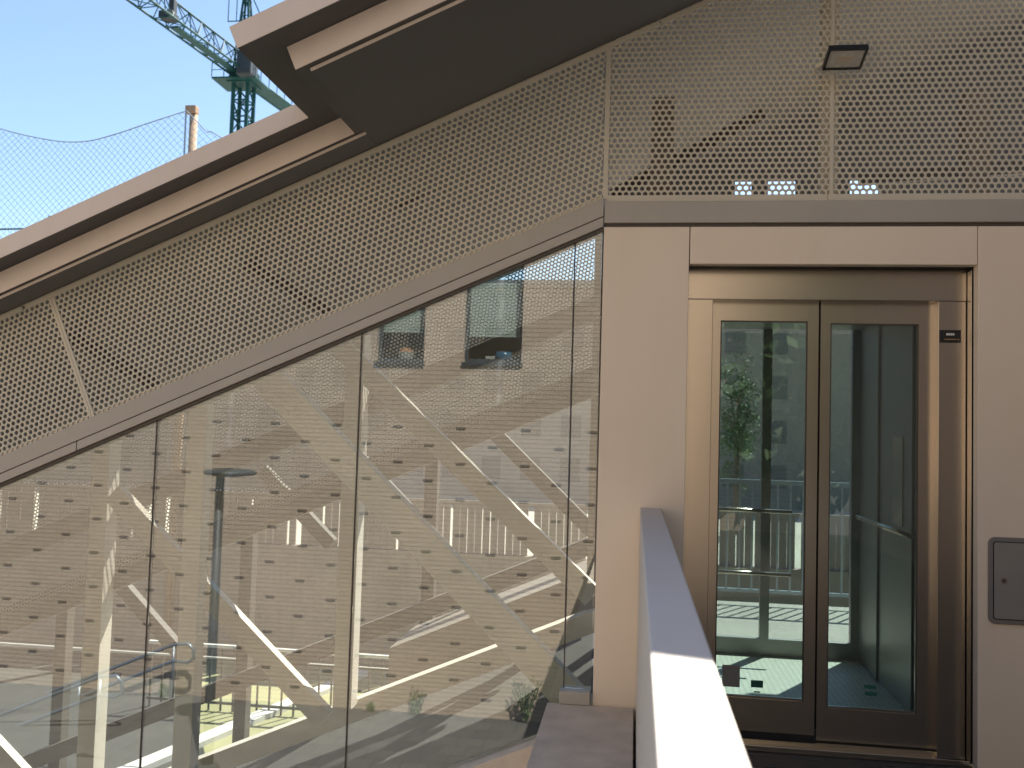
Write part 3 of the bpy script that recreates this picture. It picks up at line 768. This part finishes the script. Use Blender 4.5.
# pitch net hung between tall poles
YN = 13.2
NT = thing('ball_net', 'fine sagging ball-stop net hung from timber poles above the roof line', 'net', (-11, YN, STREET))
tp = P(189.5, 108, YN)
ptop = [P(x, y, YN) for x, y in ((-60, 108), (0, 128), (40, 137), (75, 143), (110, 139), (150, 128), (190, 113), (212, 137), (250, 150), (300, 120))]
def ztop_at(x):
    for a, b in zip(ptop, ptop[1:]):
        if a.x <= x <= b.x: t = (x-a.x)/(b.x-a.x); return a.z+(b.z-a.z)*t
    return None
strand = MB()
xa_, xb_ = ptop[0].x+.02, ptop[-1].x-.02
zmin = 3.2
def smooth_top(x):
    return sum(ztop_at(min(max(x+d_, xa_), xb_))*w_ for d_, w_ in ((-.5, .2), (-.25, .2), (0, .2), (.25, .2), (.5, .2))) if abs(x-tp.x) > .5 else ztop_at(x)
def net_y(x, z): return YN+.15*math.sin(x*.8)+.06*math.sin(z*2+x)
for fam in (1, -1):
    u = xa_-8
    while u < xb_+8:
        pts = []
        for i_ in range(70):
            z = zmin+i_*.09; x = u+fam*(z-zmin)
            if xa_ < x < xb_:
                zt_ = smooth_top(x)
                if z <= zt_+.01: pts.append((x, net_y(x, z), z-.05*math.sin(x*1.7)*(zt_-z)*.5))
                elif pts:
                    pts.append((x-fam*max(0, z-zt_)*.5, net_y(x, zt_), zt_)); break
        if len(pts) > 1: strand.tube(pts[::4]+([pts[-1]] if (len(pts)-1) % 4 else []), .0042, 3, False)
        u += .155
strand.build('net_mesh', 'net', NT)['kind'] = 'stuff'
edge = MB().tube([(x_, net_y(x_, smooth_top(x_)), smooth_top(x_)) for x_ in np.linspace(xa_, xb_, 90)], .012, 5).build('net_edge_rope', 'net', NT)
PO = thing('timber_pole', 'tall timber pole with hooked top carrying the net', 'pole', (tp.x, YN+.2, STREET))
MB().tube([(tp.x, YN+.2, STREET), (tp.x, YN+.2, 2), (tp.x, YN+.2, tp.z)], [.10, .09, .085], 10).build('pole', 'wood', PO, smooth=True)
MB().box(tp.x-.15, tp.x+.09, YN+.08, YN+.26, tp.z-.07, tp.z+.10).build('pole_cap', 'wood', PO, .02)
MB().tube([(tp.x-.13, YN+.1, tp.z-.05), (tp.x-.12, YN+.1, tp.z-1.2), (tp.x-.14, YN+.1, tp.z-2.5)], .018, 6).build('tie_rope', 'net', PO)
an = P(20, 207, YN)
AN = thing('antenna', 'thin antenna rod with small cross bar at the left edge', 'antenna', (an.x, YN+1, STREET))
MB().tube([(an.x, YN+1, STREET), (an.x, YN+1, an.z+.05)], .03, 6).build('rod', 'crane', AN)
q = P(0, 229, YN+1)
MB().tube([(q.x-.8, YN+1.07, q.z), (an.x+.1, YN+1.07, q.z+.03)], .02, 6).build('cross_bar', 'crane', AN)

# ================================================================ tower crane
YC = 62.0
cc = P(244, 86, YC)
CR = thing('tower_crane', 'teal lattice tower crane rising beyond the roof edge', 'crane', (cc.x, YC, STREET))
def lattice(mb, a, b, corners, bay, rc, rl, zig=True):
    """corners: offsets (Vector) of the chords; lacing between neighbours"""
    a = Vector(a); b = Vector(b); L_ = (b-a).length; n = max(1, round(L_/bay))
    for o in corners: mb.tube([a+o, b+o], rc, 6)
    k = len(corners)
    for i in range(n):
        p, q_ = a+(b-a)*(i/n), a+(b-a)*((i+1)/n)
        for j in range(k):
            l = (j+1) % k
            if i % 2 == 0: mb.tube([p+corners[j], q_+corners[l]], rl, 4, False)
            else: mb.tube([p+corners[l], q_+corners[j]], rl, 4, False)
            mb.tube([p+corners[j], p+corners[l]], rl, 4, False)
    return mb
hwid = 8.0/FPX*(YC+4.4)
mc = [Vector((sx*hwid, sy*hwid, 0)) for sx, sy in ((-1, -1), (1, -1), (1, 1), (-1, 1))]
lattice(MB(), (cc.x, YC, STREET), cc, mc, 1.3, .16, .07).build('mast', 'crane', CR)
MB().box(cc.x-1.0, cc.x+1.0, YC-1.0, YC+1.0, cc.z, cc.z+.35).lathe((cc.x, YC, cc.z+.35), [(1.1, 0), (1.2, .1), (1.2, .55), (.9, .7)], 20).build('slewing_ring', 'crane', CR)
pz = cc.z+.2
pf = MB().box(cc.x-2.0, cc.x+1.6, YC-1.5, YC+1.3, pz-.12, pz)
pf.build('platform', 'crane', CR)
gr = MB()
for x in (cc.x-2.0, cc.x-1.0, cc.x, cc.x+1.6):
    gr.tube([(x, YC-1.5, pz), (x, YC-1.5, pz+1.1)], .035, 5)
gr.tube([(cc.x-2.0, YC-1.5, pz+1.1), (cc.x+1.6, YC-1.5, pz+1.1)], .035, 5); gr.tube([(cc.x-2.0, YC-1.5, pz+.55), (cc.x+1.6, YC-1.5, pz+.55)], .03, 5)
gr.build('guard_rail', 'crane', CR)
zj = cc.z+.7
far = PZ(139, 0, zj); jd = Vector((far.x-cc.x, far.y-YC, 0)).normalized(); jn = Vector((-jd.y, jd.x, 0))
jc = Vector((cc.x, YC, zj))
lattice(MB(), jc, jc+jd*30, [jn*.75, -jn*.75, Vector((0, 0, 1.7))], 1.5, .085, .04).build('jib', 'crane', CR)
wk = MB(); a = jc+jd*1-jn*.15; b = jc+jd*9-jn*.15
wk.hull8([tuple(a-jn*.3+Vector((0, 0, -.05))), tuple(b-jn*.3+Vector((0, 0, -.05))), tuple(b+jn*.3+Vector((0, 0, -.05))), tuple(a+jn*.3+Vector((0, 0, -.05))),
          tuple(a-jn*.3+Vector((0, 0, .1))), tuple(b-jn*.3+Vector((0, 0, .1))), tuple(b+jn*.3+Vector((0, 0, .1))), tuple(a+jn*.3+Vector((0, 0, .1)))])
wk.build('jib_walkway', 'crane', CR)
cj0, cj1 = jc, jc-jd*11
cjm = lattice(MB(), cj0, cj1, [jn*.7, -jn*.7], 1.4, .12, .06)
for s_ in (-1, 1):
    cjm.tube([cj0+jn*.7*s_+Vector((0, 0, 1.0)), cj1+jn*.7*s_+Vector((0, 0, 1.0))], .04, 5)
    for i in range(9): p = cj0-jd*(i*1.3)+jn*.7*s_; cjm.tube([p, p+Vector((0, 0, 1.0))], .035, 5)
q1 = cj1+jd*1.2
cjm.hull8([tuple(q) for z_ in (-.05, .05) for q in (cj0-jn*.6+Vector((0, 0, z_)), cj1-jn*.6+Vector((0, 0, z_)), cj1+jn*.6+Vector((0, 0, z_)), cj0+jn*.6+Vector((0, 0, z_)))])
cjm.build('counter_jib', 'crane', CR)
MB().box(cj1.x-.8, cj1.x+.8, cj1.y-.8, cj1.y+.8, cj1.z-2.2, cj1.z-.1).build('counterweight', 'concrete', CR)
hd = MB(); ap = jc+Vector((-.1, 0, 7.5))
for o in ((-.7, -.7), (.7, -.7), (.7, .7), (-.7, .7)): hd.tube([jc+Vector((*o, -.3)), ap+Vector((o[0]*.15, o[1]*.15, 0))], .09, 6)
for i in range(1, 6):
    t = i/6; s_ = .7*(1-.85*t)
    ring = [jc+Vector((o[0]*s_, o[1]*s_, -.3+7.8*t)) for o in ((-1, -1), (1, -1), (1, 1), (-1, 1))]
    for j in range(4): hd.tube([ring[j], ring[(j+1) % 4]], .045, 4, False)
    s2 = .7*(1-.85*(t-1/6)); r2 = [jc+Vector((o[0]*s2, o[1]*s2, -.3+7.8*(t-1/6))) for o in ((-1, -1), (1, -1), (1, 1), (-1, 1))]
    for j in range(4): hd.tube([r2[j], ring[(j+1) % 4]], .04, 4, False)
hd.build('tower_head', 'crane', CR)
MB().tube([ap, jc+jd*24+Vector((0, 0, 1.3))], .05, 5).tube([ap, cj1], .05, 5).build('tie_bar', 'crane', CR)
cb = MB().box(cc.x+.3, cc.x+1.5, YC-2.2, YC-.8, zj-.6, zj+1.3).build('cab', 'craned', CR, .1)
tr = jc+jd*((Vector((PZ(165, 22, zj).x, PZ(165, 22, zj).y, 0))-Vector((jc.x, jc.y, 0))).length)
MB().box(tr.x-.5, tr.x+.5, tr.y-.5, tr.y+.5, tr.z+.1, tr.z+.6).box(tr.x+.1, tr.x+.5, tr.y-.3, tr.y+.2, tr.z+.6, tr.z+1.5).build('trolley', 'craned', CR, .05)
mastant = MB()
for dx in (-1.6, -.9): mastant.tube([jc+Vector((dx, 0, 4.6)), jc+Vector((dx, 0, 7.2))], .04, 5)
mastant.tube([jc+Vector((-1.6, 0, 4.6)), jc+Vector((0, 0, 4.6))], .05, 5)
mastant.build('head_platform', 'crane', CR)

# ================================================================ weeds and trees
def weed(p, h_, n_, lab):
    t = thing('weed', lab, 'weed', tuple(p), 'weeds at the foot of the brick wall')
    st = MB(); lf = MB()
    for i in range(n_):
        a = random.uniform(0, 6.28); d = random.uniform(.05, .38)*h_; q = Vector(p)+Vector((math.cos(a)*d, abs(math.sin(a))*d, h_*random.uniform(.55, 1)))
        mid = (Vector(p)+q)/2+Vector((0, 0, .06)); st.tube([p, mid, q], [.006, .005, .003], 4, False)
        for k in range(9):
            c_ = Vector(p).lerp(q, random.uniform(.2, 1))+Vector([random.uniform(-.05, .05) for _ in range(3)])
            u = Vector([random.gauss(0, 1) for _ in range(3)]).normalized()*.035; v = u.cross(Vector([random.gauss(0, 1) for _ in range(3)])).normalized()*.015
            n0 = len(lf.v); lf.v += [tuple(c_-u), tuple(c_-v), tuple(c_+u), tuple(c_+v)]; lf.f.append((n0, n0+1, n0+2, n0+3))
    st.build('stem', 'leafg', t); lf.build('leaves', 'leafg', t)
def wallp(x, y): p = PM(x, y, YW); return Vector((p.x, YW+.1, p.z))
for (x, y, h_, n_, lab) in ((416, 714, .45, 14, 'small bushy weed at the wall foot, left of the taller weed'), (527, 716, .75, 22, 'tallest weed at the wall foot beside the plinth'),
                            (372, 714, .18, 8, 'tiny weed at the wall foot left of the bushy weed'), (165, 716, .35, 16, 'weed clump at the top of the sloping path'),
                            (133, 728, .25, 10, 'weed half way down the sloping path'), (52, 756, .3, 10, 'weed at the low end of the sloping path')):
    p = wallp(x, y)
    p.z = STREET+.005 if p.x > pb.x else STREET+.06+k_*(p.x-pb.x)
    weed(p, h_, n_, lab)
def tree(x, y, h_, cr, lab, nl=9000, ls=.08):
    t = thing('tree', lab, 'tree', (x, y, STREET), 'street trees')
    tk = MB(); tips = []
    tk.tube([(x, y, STREET-.1), (x+.08, y, STREET+h_*.3), (x-.05, y+.1, STREET+h_*.6)], [.20, .15, .09], 8, False)
    for i in range(16):
        a = random.uniform(0, 6.28); z0 = STREET+h_*random.uniform(.2, .6); r = cr*random.uniform(.4, .95)
        e = Vector((x+math.cos(a)*r, y+math.sin(a)*r, z0+h_*random.uniform(.1, .38))); b_ = Vector((x, y, z0))
        m_ = (b_+e)/2+Vector((0, 0, .25)); tk.tube([b_, m_, e], [.06, .04, .015], 5, False); tips += [e, (m_+e)/2, m_]
    tk.build('trunk', 'bark', t)
    lf = MB(); cl = [(p_+Vector([random.gauss(0, .35) for _ in range(3)]), random.uniform(.3, .75)) for p_ in tips for _ in range(2)]
    for _ in range(nl):
        c_, r_ = random.choice(cl); d_ = Vector([random.gauss(0, 1) for _ in range(3)]).normalized()*r_*random.random()**.4
        c_ = c_+d_; u = Vector([random.gauss(0, 1) for _ in range(3)]).normalized()*random.uniform(.65, 1.2)*ls; v = u.cross(Vector([random.gauss(0, 1) for _ in range(3)])).normalized()*.55*ls
        n0 = len(lf.v); lf.v += [tuple(c_-u), tuple(c_-v), tuple(c_+u), tuple(c_+v)]; lf.f.append((n0, n0+1, n0+2, n0+3))
    lf.build('crown', 'leaft', t)
tree(5.0, 42, 9.4, .8, 'leafy green tree seen through the left lift door', 3500)
tree(19, 42, 9.0, 2.6, 'leafy green tree right of the first, beyond the lift', 9000)
tree(2.6, -12.2, 11.5, 2.3, 'dense sky-blocking tree nearest the brick building behind the viewer', 16000, .17)  # row behind the viewer, added tall and dense to block sky light
tree(6.2, -11.5, 12.5, 2.8, 'dense sky-blocking tree in the middle of the row behind the viewer', 16000, .17)
tree(10.5, -11.0, 12.0, 3.0, 'dense sky-blocking tree farthest from the brick building behind the viewer', 16000, .17)
